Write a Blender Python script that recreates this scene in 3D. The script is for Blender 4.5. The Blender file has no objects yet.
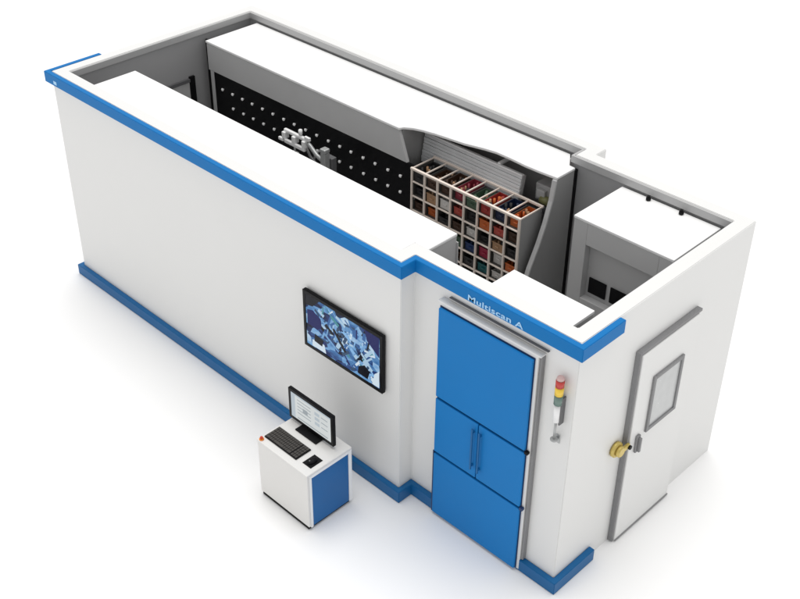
import bpy, bmesh, math, random
from mathutils import Vector, Matrix
random.seed(7)
sc = bpy.context.scene
C = sc.collection

# ------------------------------------------------------------------ dimensions
L, A, S, D, H = 6.895, 1.666, 0.1635, 2.594, 2.60     # length, step position, step depth, depth, height
T = 0.136                                            # wall thickness
B = 0.057                                            # trim thickness

# ------------------------------------------------------------------ materials
def mat(name, col, rough=0.5, metal=0.0, spec=0.5, var=0.04, scale=6.0, bump=0.0, bscale=200.0, coat=0.0):
    m = bpy.data.materials.new(name); m.use_nodes = True
    nt = m.node_tree; b = nt.nodes['Principled BSDF']
    b.inputs['Roughness'].default_value = rough
    b.inputs['Metallic'].default_value = metal
    b.inputs['Specular IOR Level'].default_value = spec
    b.inputs['Coat Weight'].default_value = coat
    tc = nt.nodes.new('ShaderNodeTexCoord')
    nz = nt.nodes.new('ShaderNodeTexNoise'); nz.inputs['Scale'].default_value = scale
    nz.inputs['Detail'].default_value = 5
    nt.links.new(tc.outputs['Object'], nz.inputs['Vector'])
    mx = nt.nodes.new('ShaderNodeMix'); mx.data_type = 'RGBA'
    mx.inputs['A'].default_value = (*[c * (1 - var) for c in col], 1)
    mx.inputs['B'].default_value = (*[min(1, c * (1 + var)) for c in col], 1)
    nt.links.new(nz.outputs['Fac'], mx.inputs['Factor'])
    nt.links.new(mx.outputs['Result'], b.inputs['Base Color'])
    mr = nt.nodes.new('ShaderNodeMapRange')
    mr.inputs['To Min'].default_value = max(0.02, rough - 0.06); mr.inputs['To Max'].default_value = rough + 0.06
    nt.links.new(nz.outputs['Fac'], mr.inputs['Value']); nt.links.new(mr.outputs['Result'], b.inputs['Roughness'])
    if bump > 0:
        n2 = nt.nodes.new('ShaderNodeTexNoise'); n2.inputs['Scale'].default_value = bscale
        nt.links.new(tc.outputs['Object'], n2.inputs['Vector'])
        bp = nt.nodes.new('ShaderNodeBump'); bp.inputs['Strength'].default_value = bump
        bp.inputs['Distance'].default_value = 0.002
        nt.links.new(n2.outputs['Fac'], bp.inputs['Height']); nt.links.new(bp.outputs['Normal'], b.inputs['Normal'])
    return m

def emis(name, col, s):
    m = bpy.data.materials.new(name); m.use_nodes = True
    b = m.node_tree.nodes['Principled BSDF']
    b.inputs['Base Color'].default_value = (0.004, 0.004, 0.005, 1); b.inputs['Roughness'].default_value = 0.25; b.inputs['Specular IOR Level'].default_value = 0.12
    b.inputs['Emission Color'].default_value = (*col, 1); b.inputs['Emission Strength'].default_value = s
    return m

WHITE = mat('white_panel_paint', (0.75, 0.75, 0.74), 0.42, var=0.015, scale=1.5, bump=0.06, bscale=300)
LID = mat('white_lid_paint', (0.85, 0.85, 0.85), 0.45, var=0.01, scale=2)
FLOOR = mat('white_studio_floor', (0.88, 0.88, 0.88), 0.7, spec=0.15, var=0.004, scale=0.6)
GREY = mat('light_grey_steel', (0.50, 0.50, 0.50), 0.45, var=0.05, scale=3, bump=0.05)
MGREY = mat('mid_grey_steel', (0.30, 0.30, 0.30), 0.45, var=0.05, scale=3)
TRIM = mat('pale_grey_trim', (0.43, 0.43, 0.43), 0.5, var=0.04)
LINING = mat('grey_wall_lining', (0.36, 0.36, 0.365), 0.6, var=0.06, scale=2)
DGREY = mat('dark_grey_steel', (0.12, 0.12, 0.125), 0.45, var=0.08, scale=4)
BLACK = mat('black_panel', (0.006, 0.006, 0.007), 0.35, spec=0.12, var=0.08, scale=8)
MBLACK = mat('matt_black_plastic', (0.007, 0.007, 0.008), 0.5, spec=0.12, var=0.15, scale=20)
SHADE = mat('grey_seal', (0.22, 0.22, 0.225), 0.55, var=0.06)
BLUE = mat('blue_trim_paint', (0.004, 0.165, 0.46), 0.5, spec=0.15, var=0.05, scale=4, bump=0.03)
BLUED = mat('blue_door_paint', (0.008, 0.185, 0.51), 0.5, spec=0.15, var=0.05, scale=3, bump=0.03)
BLUEB = mat('deep_blue_base_paint', (0.005, 0.115, 0.31), 0.45, spec=0.3, var=0.07, scale=4)
BLUES = mat('blue_side_panel', (0.004, 0.115, 0.34), 0.42, spec=0.3, var=0.07, scale=5)
SEAM = mat('navy_seam', (0.006, 0.03, 0.11), 0.5)
CREAM = mat('cream_rack_paint', (0.84, 0.74, 0.66), 0.45, var=0.06, scale=9)
RACKG = mat('grey_rack_side', (0.09, 0.085, 0.08), 0.5, var=0.08)
SHUT = mat('ribbed_shutter_metal', (0.66, 0.67, 0.68), 0.35, metal=0.0, var=0.10, scale=14)
KNOB = mat('bright_knob_metal', (0.92, 0.92, 0.92), 0.2)
BRASS = mat('yellow_brass', (0.62, 0.48, 0.14), 0.35, metal=0.35, var=0.15, scale=40)
GLASS = mat('frosted_pane', (0.52, 0.53, 0.53), 0.25, var=0.10, scale=9)
ALU = mat('brushed_aluminium', (0.42, 0.43, 0.43), 0.35, metal=0.4, var=0.08, scale=30)
CONS = mat('off_white_console', (0.74, 0.73, 0.71), 0.45, var=0.02)
KEYS = mat('charcoal_keys', (0.045, 0.04, 0.035), 0.5, var=0.25, scale=30)
REDP = mat('red_plastic', (0.55, 0.05, 0.02), 0.35)
ORANGE = mat('orange_plastic', (0.80, 0.25, 0.03), 0.4)
TEXT = mat('pale_lettering', (0.36, 0.62, 0.88), 0.5, var=0.03)
ROBOT = mat('white_machine_paint', (0.85, 0.85, 0.85), 0.35)

def tv_mat():
    m = bpy.data.materials.new('lit_machine_picture'); m.use_nodes = True
    nt = m.node_tree; b = nt.nodes['Principled BSDF']
    tc = nt.nodes.new('ShaderNodeTexCoord')
    mp = nt.nodes.new('ShaderNodeMapping'); mp.inputs['Rotation'].default_value = (0, math.radians(-32), 0)
    mp.inputs['Scale'].default_value = (8, 1, 15)
    nt.links.new(tc.outputs['Object'], mp.inputs['Vector'])
    nz = nt.nodes.new('ShaderNodeTexNoise'); nz.inputs['Scale'].default_value = 0.9; nz.inputs['Detail'].default_value = 3
    nt.links.new(mp.outputs['Vector'], nz.inputs['Vector'])
    vo = nt.nodes.new('ShaderNodeTexVoronoi'); vo.inputs['Scale'].default_value = 1.0
    nt.links.new(mp.outputs['Vector'], vo.inputs['Vector'])
    mx = nt.nodes.new('ShaderNodeMix'); mx.data_type = 'FLOAT'; mx.inputs['Factor'].default_value = 0.5
    nt.links.new(nz.outputs['Fac'], mx.inputs['A'])
    sx = nt.nodes.new('ShaderNodeSeparateColor'); nt.links.new(vo.outputs['Color'], sx.inputs['Color'])
    nt.links.new(sx.outputs['Red'], mx.inputs['B'])
    cr = nt.nodes.new('ShaderNodeValToRGB'); e = cr.color_ramp.elements
    e[0].position = 0.22; e[0].color = (0.004, 0.008, 0.03, 1)
    e[1].position = 0.80; e[1].color = (0.62, 0.82, 1.0, 1)
    for p, c in ((0.36, (0.02, 0.05, 0.20, 1)), (0.48, (0.06, 0.20, 0.48, 1)), (0.60, (0.20, 0.45, 0.80, 1))):
        k = cr.color_ramp.elements.new(p); k.color = c
    nt.links.new(mx.outputs['Result'], cr.inputs['Fac'])
    nt.links.new(cr.outputs['Color'], b.inputs['Emission Color']); b.inputs['Emission Strength'].default_value = 0.75
    b.inputs['Base Color'].default_value = (0.004, 0.004, 0.006, 1); b.inputs['Roughness'].default_value = 0.25; b.inputs['Specular IOR Level'].default_value = 0.12
    return m
TVM = tv_mat()
SCR_N = emis('screen_navy', (0.012, 0.016, 0.12), 0.8)
SCR_K = emis('screen_black', (0.004, 0.005, 0.010), 0.8)
SCR_W = emis('screen_pale', (0.75, 0.88, 0.98), 0.8)
SCR_B = emis('screen_sky', (0.28, 0.55, 0.90), 0.8)
SCR_T = emis('screen_teal', (0.08, 0.30, 0.36), 0.8)
PCW = emis('pc_screen_white', (0.82, 0.86, 0.86), 0.75)
PCG = emis('pc_screen_grey', (0.42, 0.47, 0.50), 0.75)
PCB = emis('pc_screen_bluegrey', (0.58, 0.66, 0.72), 0.75)

# ------------------------------------------------------------------ mesh helpers
class MB:
    def __init__(s): s.bm = bmesh.new(); s.mats = []
    def mi(s, m):
        if m not in s.mats: s.mats.append(m)
        return s.mats.index(m)
    def _fin(s, tmp, m, mtx=None, smooth=False):
        if mtx is not None: bmesh.ops.transform(tmp, matrix=mtx, verts=tmp.verts)
        i = s.mi(m)
        for f in tmp.faces: f.material_index = i; f.smooth = smooth
        me = bpy.data.meshes.new('tmp'); tmp.to_mesh(me); tmp.free()
        s.bm.from_mesh(me); bpy.data.meshes.remove(me)
    def box(s, x0, x1, y0, y1, z0, z1, m, bev=0.0, mtx=None, seg=2):
        t = bmesh.new(); bmesh.ops.create_cube(t, size=1)
        bmesh.ops.transform(t, matrix=Matrix.Translation(((x0+x1)/2, (y0+y1)/2, (z0+z1)/2)) @
                            Matrix.Diagonal((abs(x1-x0), abs(y1-y0), abs(z1-z0), 1)), verts=t.verts)
        if bev: bmesh.ops.bevel(t, geom=t.edges[:], offset=bev, segments=seg, affect='EDGES', profile=0.5)
        s._fin(t, m, mtx); return s
    def cyl(s, p, r, h, m, axis='z', r2=None, seg=32, bev=0.0, mtx=None):
        t = bmesh.new(); bmesh.ops.create_cone(t, cap_ends=True, segments=seg, radius1=r, radius2=r if r2 is None else r2, depth=h)
        if bev:
            ed = [e for e in t.edges if len(e.link_faces) == 2 and any(len(f.verts) > 4 for f in e.link_faces)]
            bmesh.ops.bevel(t, geom=ed, offset=bev, segments=2, affect='EDGES')
        R = {'z': Matrix.Identity(4), 'y': Matrix.Rotation(math.radians(90), 4, 'X'), 'x': Matrix.Rotation(math.radians(90), 4, 'Y')}[axis]
        M = Matrix.Translation(p) @ R
        if mtx is not None: M = mtx @ M
        i = s.mi(m)
        for f in t.faces: f.material_index = i; f.smooth = len(f.verts) <= 4
        bmesh.ops.transform(t, matrix=M, verts=t.verts)
        me = bpy.data.meshes.new('tmp'); t.to_mesh(me); t.free(); s.bm.from_mesh(me); bpy.data.meshes.remove(me)
        return s
    def ball(s, p, r, m, sc_=(1, 1, 1)):
        t = bmesh.new(); bmesh.ops.create_uvsphere(t, u_segments=16, v_segments=10, radius=r)
        s._fin(t, m, Matrix.Translation(p) @ Matrix.Diagonal((*sc_, 1)), True); return s
    def prism(s, pts, z0, z1, m, axis='z', bev=0.0, side=None):
        """extrude polygon pts; axis z: pts (x,y); axis x: pts (y,z) between x z0..z1; axis y: pts (x,z)"""
        t = bmesh.new()
        def P(a, b, c):
            return {'z': (a, b, c), 'x': (c, a, b), 'y': (a, c, b)}[axis]
        lo = [t.verts.new(P(a, b, z0)) for a, b in pts]; hi = [t.verts.new(P(a, b, z1)) for a, b in pts]
        n = len(pts)
        t.faces.new(lo[::-1]); t.faces.new(hi)
        for i in range(n): t.faces.new((lo[i], lo[(i+1) % n], hi[(i+1) % n], hi[i]))
        bmesh.ops.recalc_face_normals(t, faces=t.faces)
        if bev: bmesh.ops.bevel(t, geom=t.edges[:], offset=bev, segments=2, affect='EDGES')
        s._fin(t, m); return s
    def ring(s, outer, inner, z0, z1, m, bev=0.0):
        t = bmesh.new(); n = len(outer)
        V = [[t.verts.new((x, y, z)) for x, y in poly] for poly, z in ((outer, z0), (outer, z1), (inner, z1), (inner, z0))]
        for i in range(n):
            j = (i+1) % n
            for k in range(4):
                a, b = V[k], V[(k+1) % 4]
                t.faces.new((a[i], a[j], b[j], b[i]))
        bmesh.ops.recalc_face_normals(t, faces=t.faces)
        if bev:
            ed = [e for e in t.edges if abs(e.verts[0].co.z - z1) < 1e-6 and abs(e.verts[1].co.z - z1) < 1e-6
                  or (abs(e.verts[0].co.x - e.verts[1].co.x) < 1e-6 and abs(e.verts[0].co.y - e.verts[1].co.y) < 1e-6)]
            bmesh.ops.bevel(t, geom=ed, offset=bev, segments=2, affect='EDGES')
        s._fin(t, m); return s
    def tube(s, pts, r, m, seg=10):
        t = bmesh.new(); rings = []
        for i, p in enumerate(pts):
            p = Vector(p); d = (Vector(pts[min(i+1, len(pts)-1)]) - Vector(pts[max(i-1, 0)])).normalized()
            u = d.orthogonal().normalized(); v = d.cross(u)
            if rings:
                pu = rings[-1][1]; u = (pu - d * pu.dot(d)).normalized(); v = d.cross(u)
            rings.append(([t.verts.new(p + r*(math.cos(a)*u + math.sin(a)*v)) for a in [2*math.pi*k/seg for k in range(seg)]], u))
        for (a, _), (b, _) in zip(rings, rings[1:]):
            for k in range(seg): t.faces.new((a[k], a[(k+1) % seg], b[(k+1) % seg], b[k]))
        t.faces.new(rings[0][0][::-1]); t.faces.new(rings[-1][0])
        s._fin(t, m, None, True); return s
    def build(s, name, parent=None, label=None):
        me = bpy.data.meshes.new(name); s.bm.to_mesh(me); s.bm.free()
        for m in s.mats: me.materials.append(m)
        o = bpy.data.objects.new(name, me); C.objects.link(o)
        if parent is not None:
            o.parent = parent
            # geometry is written in world coordinates: cancel the parents' offset
            off = Vector((0, 0, 0)); q = parent
            while q is not None: off += q.location; q = q.parent
            me.transform(Matrix.Translation(-off))
        if label: o['label'] = label
        return o

def thing(name, loc, label, cat, group=None):
    o = bpy.data.objects.new(name, None); C.objects.link(o); o.location = loc
    o.empty_display_size = 0.1
    o['label'] = label; o['category'] = cat
    if group: o['group'] = group
    return o

# ------------------------------------------------------------------ floor
f = MB(); f.box(-150, 150, -120, 180, -0.05, 0.0, FLOOR)
floor = f.build('floor'); floor['kind'] = 'structure'

# ------------------------------------------------------------------ the enclosure
enc = thing('machine_enclosure', (-3.4, 1.2, 0),
            'long open-topped white machine room with blue top and base bands and blue service door', 'machine room')
outer = [(-L, -S), (-A, -S), (-A, 0), (0, 0), (0, D-S), (-A, D-S), (-A, D), (-L, D)]
inner = [(-L+T, -S+T), (-A-T, -S+T), (-A-T, T), (-T, T), (-T, D-S-T), (-A-T, D-S-T), (-A-T, D-T), (-L+T, D-T)]
MB().ring(outer, inner, 0.0, H, WHITE, bev=0.006).build('wall', enc)
e = 0.004; g = e
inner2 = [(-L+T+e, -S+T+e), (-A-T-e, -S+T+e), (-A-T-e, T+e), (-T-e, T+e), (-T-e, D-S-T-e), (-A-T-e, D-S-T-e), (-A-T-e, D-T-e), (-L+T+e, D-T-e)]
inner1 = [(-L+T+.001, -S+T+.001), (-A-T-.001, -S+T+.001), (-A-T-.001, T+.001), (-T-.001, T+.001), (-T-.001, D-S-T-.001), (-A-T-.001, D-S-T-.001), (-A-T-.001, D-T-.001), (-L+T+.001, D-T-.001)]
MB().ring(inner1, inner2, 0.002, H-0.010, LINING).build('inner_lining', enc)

lp = [(-L+T, -0.02), (-L+T, D-T), (-A-T, D-T), (-A-T, D-S-T), (-T, D-S-T)]
c_, q_ = 0.005, 0.028
po = [(-L+T+c_, -S+T+c_), (-L+T+c_, D-T-c_), (-A-T-c_, D-T-c_), (-A-T-c_, D-S-T-c_), (-T-c_, D-S-T-c_)]
pi_ = [(-L+T+q_, -S+T+c_), (-L+T+q_, D-T-q_), (-A-T-q_, D-T-q_), (-A-T-q_, D-S-T-q_), (-T-c_, D-S-T-q_)]
MB().prism(po + pi_[::-1], 2.525, H-0.006, TRIM).build('inner_trim', enc, 'pale grey trim inside the top edge of the walls')

def band(z0, z1, ra, rb, m, bev=0.004):
    """trim strip following the front outline, returning ra round the left corner and rb round the right"""
    c = 0.002
    pin = [(-L-c, ra), (-L-c, -S-c), (-A+c, -S-c), (-A+c, -c), (c, -c), (c, rb)]
    pout = [(-L-B, ra), (-L-B, -S-B), (-A+B, -S-B), (-A+B, -B), (B, -B), (B, rb)]
    t = MB(); t.prism(pout + pin[::-1], z0, z1, m, bev=0.0)
    bm = t.bm
    ed = [e for e in bm.edges if abs(e.calc_length()) > 0.02]
    bmesh.ops.bevel(bm, geom=ed, offset=bev, segments=2, affect='EDGES')
    return t
tb = band(H-0.118, H+0.003, 0.47, 0.468, BLUE).build('top_band', enc, 'bright blue band along the top edge')
band(0.003, 0.130, 0.45, 0.50, BLUEB).build('base_band', enc, 'deep blue skirting band along the floor')
# small mark at the far left end and lettering over the service door
MB().box(-6.775, -6.715, -S-B-0.003, -S-B-0.0005, 2.507, 2.545, TEXT, bev=0.001).build('band_mark', tb, 'tiny pale mark at the left end of the blue band')
cu = bpy.data.curves.new('txt', 'FONT'); cu.body = 'Multiscan A'; cu.size = 0.098; cu.extrude = 0.0015; cu.offset = 0.0012
cu.align_x = 'CENTER'; cu.space_character = 1.05
to = bpy.data.objects.new('txt', cu); C.objects.link(to)
dg = bpy.context.evaluated_depsgraph_get()
me = bpy.data.meshes.new_from_object(to.evaluated_get(dg)); bpy.data.objects.remove(to)
xs = [v.co.x for v in me.vertices]; w = max(xs)-min(xs); k = 0.55/w
me.transform(Matrix.Translation((-0.77, -B-0.003, 2.497)) @ Matrix.Rotation(math.radians(90), 4, 'X') @ Matrix.Scale(k, 4, (1, 0, 0)) @ Matrix.Scale(0.74, 4, (0, 1, 0)))
me.transform(Matrix.Translation(-enc.location))
me.materials.clear(); me.materials.append(TEXT)
lt = bpy.data.objects.new('lettering', me); C.objects.link(lt); lt.parent = tb; lt['label'] = 'pale lettering on the blue band above the service door'
# wall panel joints on the long front wall and the right wall (slim grooves read as thin raised cover strips)
for x in (-A-0.001,):
    pass

# blue service door on the recessed front wall
X0, X1 = -1.315, -0.355
sd = MB().box(X0-0.03, X1+0.03, -0.060, -0.003, 0.02, 2.335, WHITE, bev=0.004).build('service_door', enc, 'tall blue service door with four panels')
MB().box(X0-0.006, X1+0.006, -0.066, -0.0605, 0.03, 2.305, SEAM).build('door_backing', sd)
fy0, fy1 = -0.092, -0.0665
MB().box(X0, X1, fy0, fy1, 1.385, 2.295, BLUED, bev=0.006).build('door_panel', sd, 'large top blue door panel')
MB().box(X0, (X0+X1)/2-0.005, fy0, fy1, 0.765, 1.360, BLUED, bev=0.006).build('door_panel', sd, 'left leaf of the middle blue double door')
MB().box((X0+X1)/2+0.005, X1, fy0, fy1, 0.765, 1.360, BLUED, bev=0.006).build('door_panel', sd, 'right leaf of the middle blue double door')
MB().box(X0, X1, fy0, fy1, 0.03, 0.740, BLUED, bev=0.006).build('door_panel', sd, 'bottom blue door panel')
for xx in ((X0+X1)/2-0.038, (X0+X1)/2+0.038):
    h = MB(); h.box(xx-0.009, xx+0.009, fy0-0.035, fy0-0.022, 0.86, 1.31, BLUEB, bev=0.004)
    for z in (0.90, 1.27): h.box(xx-0.007, xx+0.007, fy0-0.024, fy0-0.0005, z-0.01, z+0.01, BLUEB)
    h.build('handle', sd)
MB().box(X0-0.014, X0-0.002, -0.088, -0.0665, 0.03, 0.76, SEAM, bev=0.002).build('edge_seal', sd)
# canopy above with a slotted dark track
cn = MB(); cn.box(X0-0.03, X1+0.06, -0.070, -0.003, 2.338, 2.350, WHITE, bev=0.003)
cn.build('door_canopy', sd)
MB().box(X0+0.05, X1+0.09, -0.028, -0.003, 2.386, 2.392, DGREY, bev=0.002).build('slide_track', sd)
MB().box(X1+0.034, X1+0.056, -0.045, -0.003, 0.14, 2.33, SHADE, bev=0.004).build('door_post', sd)
for z in (1.372, 0.752):
    MB().box(X1+0.003, X1+0.036, fy0-0.004, fy0+0.03, z-0.013, z+0.013, SEAM if z < 1 else MBLACK, bev=0.004).build('latch', sd)

# white side door on the right wall
rd0, rd1, rz = 0.80, 1.62, 2.075
lf = MB().box(0.003, 0.062, rd0, rd1, 0.015, rz, WHITE, bev=0.006).build('side_door', enc, 'white side door with small grey window')
fr = MB()
fr.box(0.001, 0.050, rd0-0.024, rd0-0.003, 0.010, rz+0.030, SHADE, bev=0.003)
fr.box(0.001, 0.050, rd0-0.003, rd1+0.04, rz+0.003, rz+0.030, SHADE, bev=0.003)
fr.build('door_frame', lf)
MB().box(0.0625, 0.070, rd0, rd1, 0.015, 0.028, SHADE).build('door_sweep', lf)
wf = MB(); wy0, wy1, wz0, wz1 = 1.00, 1.44, 1.17, 1.76
wf.box(0.0625, 0.082, wy0, wy0+0.035, wz0, wz1, SHADE, bev=0.003)
wf.box(0.0625, 0.082, wy1-0.035, wy1, wz0, wz1, SHADE, bev=0.003)
wf.box(0.0625, 0.082, wy0+0.035, wy1-0.035, wz0, wz0+0.035, SHADE, bev=0.003)
wf.box(0.0625, 0.082, wy0+0.035, wy1-0.035, wz1-0.035, wz1, SHADE, bev=0.003)
wo = wf.build('window', lf)
MB().box(0.0627, 0.069, wy0+0.034, wy1-0.034, wz0+0.034, wz1-0.034, GLASS).build('pane', wo)
hd = MB(); hd.box(0.0625, 0.085, 0.872, 0.925, 1.02, 1.20, SHADE, bev=0.006)
hd.box(0.085, 0.110, 0.886, 0.911, 1.035, 1.185, SHADE, bev=0.005)
hd.build('handle', lf)
lc = MB(); lc.cyl((0.022, 0.665, 1.16), 0.072, 0.040, BRASS, 'x', bev=0.008)
lc.cyl((0.060, 0.665, 1.16), 0.050, 0.040, BRASS, 'x', bev=0.008)
lc.box(0.045, 0.075, 0.70, 0.79, 1.135, 1.175, BRASS, bev=0.006)
lc.cyl((0.080, 0.775, 1.150), 0.020, 0.022, MBLACK, 'x')
lc.build('lock', lf, 'round yellow brass lock beside the side door')

# back door seen inside on the far left wall
xl = -L+T+0.0045
bd = MB()
bd.box(xl, xl+0.03, 0.62, 0.66, 0.01, 2.04, DGREY); bd.box(xl, xl+0.03, 1.48, 1.55, 0.01, 2.06, MBLACK)
bd.box(xl, xl+0.03, 0.66, 1.48, 2.00, 2.04, DGREY); bdo = bd.build('inner_door', enc, 'dark framed door inside the far left wall')
MB().box(xl, xl+0.018, 0.665, 1.475, 0.01, 1.995, GREY, bev=0.003).build('door_leaf', bdo)

# ------------------------------------------------------------------ cabinets inside
# long front cabinet
c1 = thing('storage_cabinet', (-4.0, 0.24, 0), 'very long low-profile white-topped cabinet running along the inside of the long front wall', 'cabinet')
poly = [(-6.30, -S+T+.01), (-A-T-.012, -S+T+.01), (-A-T-.012, T+.012), (-1.665, T+.012), (-1.665, 0.495), (-6.30, 0.495)]
MB().prism(poly, 0.01, 2.555, GREY).build('body', c1)
poly2 = [(-6.305, -S+T+.006), (-A-T-.008, -S+T+.006), (-A-T-.008, T+.008), (-1.66, T+.008), (-1.66, 0.50), (-6.305, 0.50)]
MB().prism(poly2, 2.557, 2.585, LID, bev=0.004).build('top_panel', c1)
hs = MB()
for i in range(11):
    x = -6.2 + i*0.415
    hs.box(x, x+0.40, 0.496, 0.508, 0.12, 2.50, GREY, bev=0.003)
hs.build('door_panel', c1)
# small front right cabinet
c2 = thing('storage_cabinet', (-0.6, 0.28, 0), 'small white-topped cabinet tucked in the front right corner behind the blue door', 'cabinet')
MB().box(-0.985, -0.205, T+.008, 0.425, 0.01, 2.545, GREY, bev=0.004).build('body', c2)
MB().box(-0.99, -0.20, T+.007, 0.43, 2.547, 2.575, LID, bev=0.004).build('top_panel', c2)
MB().box(-0.95, -0.24, 0.4255, 0.437, 0.10, 2.48, GREY, bev=0.003).build('door_panel', c2)

# rear right cabinet
c3 = thing('control_cabinet', (-0.75, 1.9, 0), 'square white-topped grey cabinet with a recessed front in the rear right corner', 'cabinet')
b = MB(); x0, x1, y0, y1 = -1.235, -0.225, 1.55, 2.255
b.box(x0, x1, y0+0.08, y1, 0.01, 2.475, GREY)
b.box(x0, -1.09, y0, y0+0.0795, 0.01, 2.475, GREY, bev=0.004)
b.box(-0.36, x1, y0, y0+0.0795, 0.01, 2.475, GREY, bev=0.004)
b.box(-1.0895, -0.3605, y0, y0+0.0795, 2.26, 2.475, GREY, bev=0.004)
b.box(-1.0895, -0.3605, y0, y0+0.0795, 0.01, 1.70, GREY, bev=0.004)
b.build('body', c3)
MB().box(x0-.004, x1+.004, y0-.004, y1+.004, 2.477, 2.503, LID, bev=0.005).build('top_panel', c3)
for a in (-1.055, -0.825, -0.595):
    w = MB(); w.box(a, a+0.185, y0+0.065, y0+0.078, 1.745, 1.905, BLACK, bev=0.004).build('window', c3)
for x in (-0.93, -0.59):
    h = MB(); h.cyl((x, 2.215, 2.518), 0.022, 0.03, MBLACK, bev=0.004); h.cyl((x, 2.215, 2.54), 0.014, 0.02, MBLACK)
    h.build('lifting_eye', c3)

# ------------------------------------------------------------------ rear housing with black knob panel and open carousel bay
hz = thing('storage_carousel', (-4.2, 2.0, 0), 'long grey housing with white top, black knob panel and open bay along the rear wall', 'storage machine')
curve = [(-3.48, 1.655), (-3.46, 1.70), (-3.38, 1.755), (-3.28, 1.79), (-3.15, 1.82), (-3.02, 1.84), (-2.81, 1.87), (-2.6, 1.93), (-2.47, 1.955),
         (-2.3, 1.955), (-2.11, 1.945), (-1.95, 1.95), (-1.75, 1.965)]
top = [(-6.60, 1.655)] + curve + [(-1.75, 2.235), (-1.82, 2.24), (-1.95, 2.42), (-6.60, 2.42)]
MB().prism(top, 2.478, 2.503, LID, bev=0.003).build('top_panel', hz)
# hood: front face of the left section (slightly leaning end)
hf = MB(); hf.prism([(-6.59, 2.475), (-3.49, 2.475), (-3.37, 2.15), (-6.59, 2.15)], 1.66, 1.70, GREY, axis='y', bev=0.003)
hf.build('hood_front', hz)
MB().box(-6.595, -6.565, 1.701, 2.41, 0.01, 2.475, GREY).build('end_panel', hz)
MB().box(-6.56, -1.80, 2.38, 2.41, 0.01, 2.475, GREY).build('back_panel', hz)
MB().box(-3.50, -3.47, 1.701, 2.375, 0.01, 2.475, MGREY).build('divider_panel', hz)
# black panel
MB().box(-6.50, -3.265, 1.668, 1.69, 0.05, 2.148, BLACK).build('knob_panel', hz, 'glossy black panel with rows of bright knobs')
MB().box(-6.562, -6.502, 1.662, 1.70, 0.05, 2.148, GREY, bev=0.003).build('panel_frame', hz)
km = None
for r_, z in enumerate((1.975, 1.79, 1.605)):
    for i in range(17):
        x = -6.34 + 0.1806*i + (0.0 if r_ == 0 else 0.0)
        if r_ and i == 0: x = x
        if km is None:
            q = MB(); q.cyl((0, 0.008, 0), 0.009, 0.018, KNOB, 'y', seg=16); q.ball((0, -0.006, 0), 0.0165, KNOB, (1.1, .75, 1.1))
            k0 = q.build('knob'); km = k0.data; bpy.data.objects.remove(k0)
        o = bpy.data.objects.new('knob', km); C.objects.link(o); o.parent = hz
        o.location = Vector((x + (0.18 if r_ else 0), 1.655, z)) - hz.location
        o.location.x += random.uniform(-0.006, 0.006); o.rotation_euler.y = random.uniform(0, 3)
MB().box(-1.80, -1.752, 2.238, 2.285, 0.01, 2.47, MBLACK).build('gap_shade_strip', hz)  # added black strip imitating the shade between end panel and rear wall
MB().box(-6.745, -6.60, 1.76, 1.78, 0.01, 2.45, MBLACK).build('gap_shade_strip', hz)  # added black sheet: stands for the darkness in the gap at the left wall
# right end panel with its slanting front edge
prof = [(1.955, 2.475), (1.925, 2.27), (1.86, 2.05), (1.78, 1.85), (1.67, 1.63), (1.56, 1.30), (1.48, 0.90), (1.45, 0.01), (2.23, 0.01), (2.23, 2.475)]
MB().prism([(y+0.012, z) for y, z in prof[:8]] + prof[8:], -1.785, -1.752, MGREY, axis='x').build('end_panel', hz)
lip = MB()
for (a, za), (c_, zc) in zip(prof[:7], prof[1:8]):
    lip.prism([(a-0.010, za), (a+0.011, za), (c_+0.011, zc), (c_-0.010, zc)], -1.79, -1.745, GREY, axis='x')
lip.build('end_panel_lip', hz)
# ribbed shutter inside the bay
sh = MB(); tilt = Matrix.Translation((-2.78, 1.985, 2.17)) @ Matrix.Rotation(math.radians(-10), 4, 'X')
for i in range(9):
    z = -0.14 + i*0.034
    sh.box(-0.67, 0.60, -0.012 - (0.006 if i % 2 else 0), 0.012, z, z+0.031, SHUT, bev=0.004, mtx=tilt)
sh.box(-0.675, 0.605, -0.022, 0.018, 0.166, 0.180, LID, bev=0.003, mtx=tilt)
sh.box(-0.67, 0.60, 0.013, 0.05, -0.14, 0.165, GREY, mtx=tilt)
sh.build('shutter', hz, 'light ribbed metal shutter above the coloured rack')
br = MB(); br.box(-2.50, -2.47, 2.02, 2.37, 2.33, 2.36, LID, bev=0.003); br.build('bracket', hz)
mt = MB(); mt.cyl((-1.95, 2.10, 2.12), 0.045, 0.12, mat('olive_motor', (0.24, 0.24, 0.10), 0.4), 'x', bev=0.006)
mt.box(-2.10, -1.80, 2.12, 2.36, 2.08, 2.26, TRIM, bev=0.008); mt.box(-2.06, -1.96, 2.08, 2.119, 2.13, 2.22, GREY, bev=0.006)
mt.box(-2.03, -1.87, 2.06, 2.36, 2.02, 2.075, DGREY, bev=0.004)
mt.build('drive_motor', hz)

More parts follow.
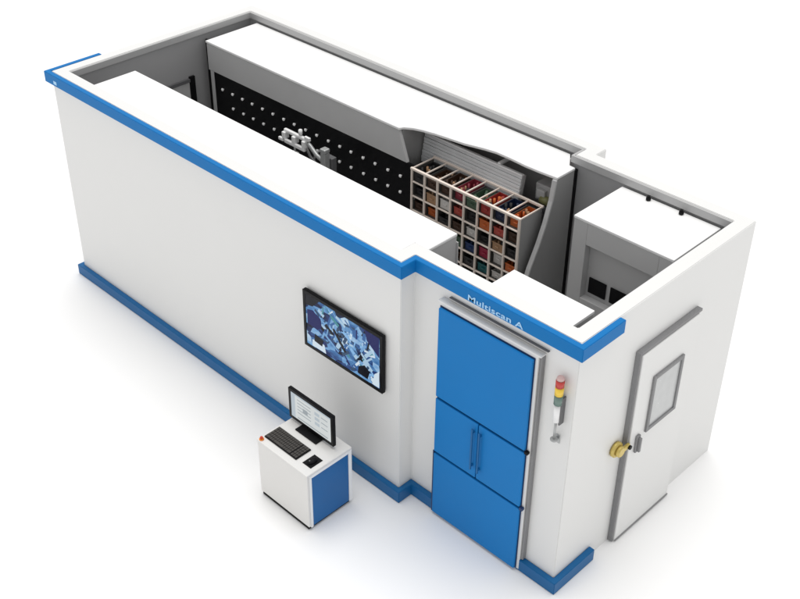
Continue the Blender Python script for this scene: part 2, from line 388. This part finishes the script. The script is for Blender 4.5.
# the rack with coloured bins
rk = thing('storage_rack', (-2.55, 1.76, 0), 'cream pigeonhole rack full of coloured bins in the open bay of the rear housing', 'rack')
rx0, rx1, ry0, ry1, rtop = -3.25, -1.86, 1.60, 1.93, 2.165
nc = 8; cw = (rx1-rx0)/nc
for i in range(nc+1):
    x = rx0 + i*cw
    if i < nc:
        MB().box(x-0.009, x+0.009, ry0, ry0+0.022, 0.02, rtop-0.022, CREAM, bev=0.003).build('post', rk)
        if i > 0: MB().box(x-0.004, x+0.004, ry0+0.0225, ry1, 0.02, rtop-0.05, RACKG).build('divider', rk)
MB().box(rx1-0.022, rx1, ry0, ry0+0.022, 0.02, rtop-0.022, CREAM, bev=0.003).build('post', rk)
MB().box(rx1-0.012, rx1-0.002, ry0+0.023, ry1, 0.02, rtop-0.02, MGREY).build('side_panel', rk)
MB().box(rx0-0.011, rx0+0.0, ry0+0.0225, ry1, 0.02, rtop-0.02, RACKG).build('side_panel', rk)
MB().box(rx0, rx1-0.013, ry1+.001, ry1+0.012, 0.02, rtop-0.06, DGREY).build('back_panel', rk)
MB().box(rx0-0.012, rx1+0.004, ry0-0.004, ry0+0.024, rtop-0.020, rtop+0.004, CREAM, bev=0.004).build('top_rail', rk)
MB().box(rx0-0.012, rx1+0.004, ry1-0.002, ry1+0.02, rtop-0.020, rtop+0.004, CREAM, bev=0.003).build('top_rail', rk)
for i in range(0, nc+1):
    x = rx0 + i*cw - (0.007 if i == nc else 0)
    MB().box(x-0.006, x+0.006, ry0+0.025, ry1-0.003, rtop-0.018, rtop-0.002, CREAM, bev=0.003).build('cross_rail', rk)
SHZ = [2.015 - 0.165*k for k in range(0, 12)]
for z in SHZ:
    MB().box(rx0+0.012, rx1-0.023, ry0+0.002, ry0+0.020, z-0.006, z+0.006, CREAM, bev=0.002).build('shelf_lip', rk)
    s_ = MB()
    for i in range(nc):
        s_.box(rx0+i*cw+0.006, rx0+(i+1)*cw-0.014*(i == nc-1)-0.006, ry0+0.021, ry1-0.001, z-0.004, z+0.003, RACKG)
    s_.build('shelf', rk)

COL = {
 'dark brown': (0.06, 0.030, 0.018), 'tan': (0.42, 0.25, 0.14), 'crimson': (0.24, 0.03, 0.05), 'green': (0.06, 0.11, 0.07),
 'red': (0.34, 0.035, 0.03), 'charcoal': (0.02, 0.02, 0.022), 'orange': (0.55, 0.13, 0.03), 'navy': (0.012, 0.022, 0.06),
 'pink': (0.50, 0.09, 0.07), 'blue': (0.02, 0.05, 0.16), 'teal': (0.01, 0.13, 0.14), 'white': (0.75, 0.73, 0.70), 'magenta': (0.42, 0.03, 0.08)}
CM = {k: mat(k.replace(' ', '_')+'_bin_plastic', v, 0.4, var=0.12, scale=25) for k, v in COL.items()}
grid = [
 ['charcoal', 'dark brown', 'dark brown', 'crimson', 'green', 'red', 'navy', 'orange'],
 ['charcoal', 'tan', 'white', 'pink', 'charcoal', 'orange', 'pink', 'dark brown'],
 ['dark brown', 'orange', 'charcoal', 'dark brown', 'white', 'charcoal', 'tan', 'charcoal'],
 ['charcoal', 'white', 'crimson', 'green', 'blue', 'magenta', 'white', 'orange'],
 ['tan', 'charcoal', 'blue', 'dark brown', 'charcoal', 'teal', 'white', 'charcoal'],
]
ORD = ['leftmost', 'second', 'third', 'fourth', 'fifth', 'sixth', 'seventh', 'rightmost']
ROW = ['top row', 'second row down', 'third row down', 'fourth row down', 'fifth row down']
binmesh = {}
def bin_meshes(col, low):
    key = (col, low)
    if key in binmesh: return binmesh[key]
    h = low
    m = MB(); w, d, t = 0.066, 0.27, 0.004
    M = CM[col]
    m.box(-w, w, 0, d, 0, t, M); m.box(-w, -w+t, 0, d, t, h, M); m.box(w-t, w, 0, d, t, h, M)
    m.box(-w+t, w-t, 0, t, t, h, M); m.box(-w+t, w-t, d-t, d, t, h, M)
    m.box(-w-0.004, w+0.004, -0.006, 0.004, h-0.010, h+0.002, M, bev=0.002)
    a = m.build('storage_bin')
    m = MB(); m.box(-0.022, 0.022, -0.014, -0.001, h*0.45, h*0.45+0.014, M, bev=0.003)
    pass
    b_ = m.build('handle')
    m = MB()
    rr = random.Random(hash(col) % 99 if False else len(col))
    for j in range(9):
        x = rr.uniform(-w+0.018, w-0.018); y = rr.uniform(0.03, d-0.03)
        hh = h*rr.uniform(0.8, 1.1); m.cyl((x, y, 0.005+hh/2), rr.uniform(0.009, 0.015), hh, [CM['orange'] if col == 'red' else M, CM['charcoal'], CM['tan'], M][j % 4], seg=12, bev=0.002)
    c = m.build('contents')
    out = (a.data, b_.data, c.data)
    for o in (a, b_, c): bpy.data.objects.remove(o)
    binmesh[key] = out
    return out
for r in range(5):
    for c_ in range(8):
        col = grid[r][c_]
        bmh, lab, cont = bin_meshes(col, [0.11, 0.10, 0.085, 0.105, 0.09][r] * (0.8 if (c_+r) % 3 == 1 else 1.0))
        x = rx0 + (c_+0.5)*cw; z = SHZ[r] + 0.0042
        o = bpy.data.objects.new('storage_bin', bmh); C.objects.link(o); o.location = (x, ry0+0.026+0.03*((r*3+c_*5) % 4)/3, z)
        o.rotation_euler.z = random.uniform(-0.02, 0.02)
        o['label'] = f'{col} bin in the {ROW[r]} of the cream rack, {ORD[c_]} column' if 0 < c_ < 7 else f'{col} bin in the {ROW[r]} of the cream rack, {ORD[c_]} column'
        o['category'] = 'bin'; o['group'] = 'coloured bins in the pigeonhole rack'
        for nm, md in (('label_holder', lab), ('contents', cont)):
            q = bpy.data.objects.new(nm, md); C.objects.link(q); q.parent = o

# ------------------------------------------------------------------ picking robot between the cabinets
rb = thing('picking_robot', (-4.25, 1.34, 0), 'white gripper robot on a grey mast in front of the black knob panel', 'robot')
m = MB(); m.box(-4.285, -4.215, 1.315, 1.385, 0.06, 2.05, ALU, bev=0.006); m.box(-4.34, -4.16, 1.26, 1.44, 0.0, 0.058, DGREY, bev=0.006); m.build('mast', rb)
MB().box(-4.29, -4.21, 1.31, 1.39, 2.052, 2.10, ALU, bev=0.012).build('mast_cap', rb)
m = MB(); m.box(-4.33, -4.19, 1.39, 1.46, 1.80, 1.98, DGREY, bev=0.008); m.build('carriage', rb)
m = MB(); m.tube([(-4.33, 1.43, 1.86), (-4.48, 1.44, 1.90), (-4.58, 1.44, 1.97), (-4.68, 1.44, 2.01)], 0.024, ALU, 16); m.build('arm', rb)
g_ = MB()
g_.box(-4.98, -4.60, 1.41, 1.45, 2.01, 2.05, ROBOT, bev=0.012)
g_.box(-4.95, -4.62, 1.385, 1.42, 1.90, 1.945, ROBOT, bev=0.010)
for x in (-4.96, -4.80, -4.64): g_.box(x-0.025, x+0.025, 1.385, 1.455, 1.94, 2.02, ROBOT, bev=0.008)
g_.build('gripper_head', rb)
g_ = MB(); g_.box(-5.05, -4.97, 1.39, 1.42, 1.90, 1.935, ROBOT, bev=0.006); g_.build('finger', rb)
g_ = MB(); g_.box(-4.62, -4.54, 1.39, 1.42, 2.05, 2.09, ROBOT, bev=0.006); g_.build('finger', rb)
g_ = MB(); g_.cyl((-4.72, 1.43, 2.09), 0.022, 0.06, ROBOT, bev=0.005); g_.build('sensor', rb)
g_ = MB(); g_.box(-4.85, -4.76, 1.38, 1.44, 1.78, 1.83, ROBOT, bev=0.01); g_.cyl((-4.80, 1.41, 1.865), 0.012, 0.07, ALU); g_.build('suction_cup', rb)
g_ = MB(); g_.tube([(-4.70, 1.47, 1.93), (-4.66, 1.50, 1.80), (-4.56, 1.50, 1.74), (-4.46, 1.48, 1.78), (-4.40, 1.47, 1.86), (-4.44, 1.47, 1.96), (-4.52, 1.47, 1.90), (-4.56, 1.47, 1.82)], 0.014, SHADE); g_.build('hose', rb)

# ------------------------------------------------------------------ wall screen
tv = thing('wall_screen', (-2.33, -S, 1.17), 'large flat screen showing a blue machine picture, on the long front wall', 'screen')
y = -S-0.012
tx0, tx1, tz0, tz1 = -2.845, -1.825, 1.17, 1.795
MB().box(tx0, tx1, y-0.034, y, tz0, tz1, MBLACK, bev=0.008).build('housing', tv)
MB().box(tx0+0.25, tx1-0.25, y+0.0005, y+0.0115, tz0+0.15, tz1-0.15, DGREY).build('mount', tv)
m = MB(); ys = y-0.0345; bz = 0.034
def fb(b_, x0, x1, y0, y1, z0, z1, t, mm):
    b_.box(x0, x0+t, y0, y1, z0, z1, mm, bev=0.002); b_.box(x1-t, x1, y0, y1, z0, z1, mm, bev=0.002)
    b_.box(x0+t, x1-t, y0, y1, z0, z0+t, mm, bev=0.002); b_.box(x0+t, x1-t, y0, y1, z1-t, z1, mm, bev=0.002)
fb(m, tx0+.001, tx1-.001, ys-0.008, ys, tz0+.001, tz1-.001, bz, BLACK); m.build('bezel', tv)
sx0, sx1, sz0, sz1 = tx0+bz, tx1-bz, tz0+bz, tz1-bz
W_, H_ = sx1-sx0, sz1-sz0
p_ = MB()
p_.box(sx0, sx1, ys-0.003, ys-0.0005, sz0, sz1, TVM)
def sp(pts, m_, k=1):
    p_.prism([(sx0+u*W_, sz0+v*H_) for u, v in pts], ys-0.0035-0.0004*k, ys-0.0031, m_, axis='y')
rt = random.Random(11)
def emc(n, c): return emis('screen_'+n, c, 0.75)
PAL = [emc('mid', (0.05, 0.16, 0.42)), emc('light', (0.22, 0.46, 0.80)), SCR_B, SCR_W, emc('ice', (0.50, 0.72, 0.92)), SCR_K, SCR_N, SCR_T, emc('slate', (0.04, 0.09, 0.18))]
AR = W_/H_
def quad(u, v, a, l, t, m_, k):
    """bar of half length l and half width t at angle a, in units of screen height, clipped to the screen"""
    P = []
    for sx_, sy_ in ((-1, -1), (1, -1), (1, 1), (-1, 1)):
        x = sx_*l*math.cos(a) - sy_*t*math.sin(a); y_ = sx_*l*math.sin(a) + sy_*t*math.cos(a)
        P.append((min(.995, max(.005, u + x/AR)), min(.99, max(.01, v + y_))))
    sp(P, m_, k)
for k in range(170):
    u = rt.uniform(0.14, 0.92); v = rt.uniform(0.05, 0.95)
    band_ = abs(v - (0.95-0.75*u))            # the machine runs down the diagonal of the picture
    if band_ > 0.42 and rt.random() < 0.7: continue
    m_ = rt.choice([PAL[0], PAL[1], PAL[1], PAL[2], PAL[3], PAL[4], PAL[4], PAL[5], PAL[7], PAL[8]] if band_ < 0.3 else [PAL[5], PAL[6], PAL[8], PAL[0], PAL[1]])
    quad(u, v, rt.choice([-0.7, -0.6, 0.9, 0.15, 1.35]) + rt.uniform(-.2, .2), rt.uniform(0.03, 0.12), rt.uniform(0.008, 0.035), m_, 1 + k*0.02)
sp([(0.02, 0.42), (0.16, 0.40), (0.22, 0.50), (0.21, 0.66), (0.10, 0.74), (0.02, 0.70)], SCR_N, 6)
sp([(0, 0.78), (0.10, 0.82), (0.20, 1.0), (0, 1.0)], SCR_K, 6)
sp([(0.08, 0.02), (0.27, 0.02), (0.25, 0.17), (0.18, 0.20), (0.08, 0.14)], SCR_W, 6)
sp([(0.11, 0.14), (0.22, 0.12), (0.24, 0.25), (0.12, 0.29)], SCR_K, 7)
sp([(0.37, 0.62), (0.40, 0.64), (0.56, 0.32), (0.53, 0.29)], SCR_K, 7)
sp([(0.84, 0.80), (0.99, 0.62), (0.99, 0.99), (0.80, 0.99)], SCR_N, 6)
sp([(0.71, 0.06), (0.84, 0.05), (0.87, 0.22), (0.80, 0.29), (0.72, 0.20)], SCR_K, 7)
sp([(0.90, 0.02), (0.99, 0.02), (0.99, 0.34), (0.93, 0.24)], SCR_W, 6)
p_.build('screen_picture', tv)

# ------------------------------------------------------------------ signal light on the recessed wall
sl = thing('signal_light', (-0.11, -0.055, 1.62), 'slim signal tower light, red over yellow over green, on the wall beside the blue door', 'signal light')
RED_L = mat('red_lens', (0.52, 0.05, 0.04), 0.25); YEL_L = mat('amber_lens', (0.85, 0.58, 0.06), 0.25); GRN_L = mat('grey_green_lens', (0.14, 0.22, 0.19), 0.25)
cx, cy = -0.112, -0.055
MB().cyl((cx, cy, 1.645), 0.030, 0.020, ALU, bev=0.004).build('foot', sl)
MB().cyl((cx, cy, 1.74), 0.010, 0.17, ALU, seg=16).build('pole', sl)
MB().cyl((cx, cy, 1.91), 0.027, 0.17, LID, bev=0.004).build('base_unit', sl)
for z0, z1, m_ in ((1.998, 2.085, GRN_L), (2.087, 2.165, YEL_L), (2.167, 2.232, RED_L)):
    MB().cyl((cx, cy, (z0+z1)/2), 0.034, z1-z0, m_, bev=0.003).build('lens', sl, m_.name.replace('_', ' '))
MB().cyl((cx, cy, 2.248), 0.033, 0.030, mat('pinkish_cap', (0.62, 0.42, 0.40), 0.4), r2=0.024, bev=0.004).build('cap', sl)
m = MB(); m.box(cx-0.016, cx+0.016, -0.040, -0.0015, 1.62, 1.634, ALU, bev=0.003); m.box(cx-0.02, cx+0.02, -0.008, -0.0015, 1.58, 1.66, ALU, bev=0.003)
m.box(cx+0.02, cx+0.034, cy, -0.0015, 1.80, 2.06, DGREY, bev=0.003)
m.build('bracket', sl)

# ------------------------------------------------------------------ operator console
cs = thing('operator_console', (-2.25, -0.77, 0), 'small off-white console cabinet with a blue side panel standing before the long wall', 'console')
kx0, kx1, ky0, ky1, kz = -2.60, -1.925, -1.035, -0.50, 0.672
MB().box(kx0+0.02, kx1-0.02, ky0+0.03, ky1-0.02, 0.03, 0.645, CONS, bev=0.004).build('body', cs)
fr = MB()
fr.box(kx0+0.005, kx1-0.005, ky0+0.006, ky0+0.029, 0.045, 0.645, CONS, bev=0.004)
fr.build('front_panel', cs)
MB().box(kx0+0.02, kx1-0.02, ky0+0.012, ky1-0.02, 0.006, 0.029, MBLACK, bev=0.003).build('plinth', cs)
MB().box(kx0, kx1, ky0, ky1, 0.648, kz, CONS, bev=0.006).build('worktop', cs)
fr = MB()
fr.box(kx1-0.0195, kx1, ky0+0.0295, ky0+0.055, 0.03, 0.6475, LID, bev=0.003)
fr.box(kx1-0.0195, kx1, ky1-0.040, ky1-0.002, 0.03, 0.6475, LID, bev=0.003)
fr.box(kx1-0.0195, kx1, ky0+0.055, ky1-0.040, 0.615, 0.6475, LID, bev=0.003)
fr.build('side_frame', cs)
MB().box(kx1-0.0195, kx1-0.006, ky0+0.056, ky1-0.041, 0.035, 0.614, BLUES, bev=0.004).build('side_panel', cs, 'blue side panel')
m = MB(); m.cyl((kx0+0.035, ky0+0.03, kz+0.006), 0.022, 0.012, ORANGE, bev=0.002); m.cyl((kx0+0.035, ky0+0.03, kz+0.022), 0.014, 0.022, REDP, bev=0.004)
m.build('stop_button', cs, 'orange and red stop button at the front left corner')
for x in (kx0+0.07, kx1-0.07):
    for yy in (ky0+0.08, ky1-0.08):
        MB().cyl((x, yy, 0.0035), 0.02, 0.006, MBLACK).build('foot', cs)

kb = thing('keyboard', (-2.36, -0.88, kz), 'dark keyboard lying on the console top', 'keyboard')
MB().box(-2.575, -2.145, -0.965, -0.785, kz+0.001, kz+0.013, MBLACK, bev=0.004).build('case', kb)
m = MB()
for r in range(5):
    yy = -0.957 + r*0.0335
    if r == 0: xs_ = [(0, 2), (2, 3), (3, 4), (4, 9), (9, 10), (10, 11), (11, 13), (13.4, 14.4), (14.4, 15.4), (15.4, 16.4)]
    else: xs_ = [(i, i+1) for i in range(13)] + [(13.4+i, 14.4+i) for i in range(3)]
    for a, b_ in xs_:
        m.box(-2.568+a*0.0253+0.0015, -2.568+b_*0.0253-0.0015, yy, yy+0.030, kz+0.0132, kz+0.019, KEYS, bev=0.002, seg=1)
m.build('keys', kb)
ms = thing('mouse', (-2.03, -0.87, kz), 'small black mouse on the console top right of the keyboard', 'mouse')
MB().ball((-2.03, -0.875, kz+0.012), 0.036, MBLACK, (0.9, 1.5, 0.6)).build('shell', ms)
MB().cyl((-2.03, -0.905, kz+0.030), 0.007, 0.006, SHADE, 'x', seg=16).build('wheel', ms)
mp_ = MB(); mp_.box(-2.085, -1.975, -0.945, -0.80, kz+0.0006, kz+0.003, MBLACK, bev=0.001); o = mp_.build('mouse_mat')
o['label'] = 'tiny black mat under the mouse'; o['category'] = 'mouse mat'

mo = thing('desktop_monitor', (-2.31, -0.62, kz), 'black framed monitor with a bright white display, standing on the console', 'monitor')
mx0, mx1, mz0, mz1, my = -2.60, -2.01, 0.705, 1.05, -0.635
MB().box(mx0, mx1, my, my+0.028, mz0, mz1, MBLACK, bev=0.006).build('housing', mo)
m = MB(); fb(m, mx0+.001, mx1-.001, my-0.008, my-0.0005, mz0+.001, mz1-.001, 0.030, BLACK); m.build('bezel', mo)
m = MB(); m.box(mx0+.031, mx1-.031, my-0.004, my-0.0005, mz0+.031, mz1-.031, PCW)
W2, H2 = mx1-mx0-.062, mz1-mz0-.062
def s2(u0, u1, v0, v1, m_, k=1): m.box(mx0+.031+u0*W2, mx0+.031+u1*W2, my-0.0045-0.0004*k, my-0.0041, mz0+.031+v0*H2, mz0+.031+v1*H2, m_)
s2(0, 1, 0.93, 1, PCB); s2(0, 0.10, 0, 0.93, PCB)
for i in range(5):
    s2(0.16+0.0*i, 0.50, 0.80-0.13*i, 0.83-0.13*i, PCG); 
for i in range(3):
    s2(0.60, 0.72, 0.70-0.20*i, 0.82-0.20*i, PCB); s2(0.76, 0.92, 0.74-0.20*i, 0.77-0.20*i, PCG)
s2(0.30, 0.42, 0.44, 0.60, PCG, 2); s2(0.16, 0.92, 0.06, 0.10, PCG)
m.build('display', mo)
m = MB(); m.box(-2.45, -2.17, -0.71, -0.55, kz+0.001, kz+0.014, MBLACK, bev=0.005); m.box(-2.36, -2.26, -0.606, -0.585, kz+0.014, 0.90, MBLACK, bev=0.004)
m.build('stand', mo)
m = MB(); m.tube([(-2.31, -0.59, 0.76), (-2.31, -0.56, 0.71), (-2.31, -0.52, kz+0.03), (-2.31, -0.47, kz-0.05), (-2.30, -0.42, 0.35), (-2.28, -0.30, 0.02), (-2.27, -0.23, 0.012)], 0.006, MBLACK)
m.build('cable', mo)

# ------------------------------------------------------------------ light
w = bpy.data.worlds.new('World'); sc.world = w; w.use_nodes = True
bg = w.node_tree.nodes['Background']; bg.inputs['Color'].default_value = (1, 1, 1, 1); bg.inputs['Strength'].default_value = 0.72
ld = bpy.data.lights.new('softbox_overhead', 'SUN'); ld.energy = 2.0; ld.angle = math.radians(45)
ld.color = (1.0, 0.985, 0.965)
lo = bpy.data.objects.new('softbox_overhead', ld); C.objects.link(lo)
d = Vector((0.10, -0.14, -1.0)); lo.rotation_euler = d.to_track_quat('-Z', 'Y').to_euler(); lo.location = (0, 0, 12)

# ------------------------------------------------------------------ camera
cam = bpy.data.cameras.new('camera'); co = bpy.data.objects.new('camera', cam); C.objects.link(co); sc.camera = co
yaw, pitch, roll = 0.787281, -0.589955, 0.0015864
fw = Vector((-math.sin(yaw)*math.cos(pitch), math.cos(yaw)*math.cos(pitch), math.sin(pitch)))
r0 = fw.cross(Vector((0, 0, 1))).normalized(); u0 = r0.cross(fw)
rr = math.cos(roll)*r0 + math.sin(roll)*u0; uu = -math.sin(roll)*r0 + math.cos(roll)*u0
M = Matrix((rr, uu, -fw)).transposed().to_4x4(); M.translation = Vector((3.66644, -5.67309, 7.64449))
co.matrix_world = M
cam.sensor_width = 36; cam.lens = 36*1149.205/800
cam.shift_x = (400-383.80)/800; cam.shift_y = -(299.5-271.545)/800
cam.clip_start = 0.1; cam.clip_end = 1000

sc.view_settings.view_transform = 'Standard'; sc.view_settings.look = 'None'
sc.view_settings.exposure = 0; sc.view_settings.gamma = 1
sc.render.engine = 'CYCLES'; sc.cycles.max_bounces = 8; sc.cycles.diffuse_bounces = 5
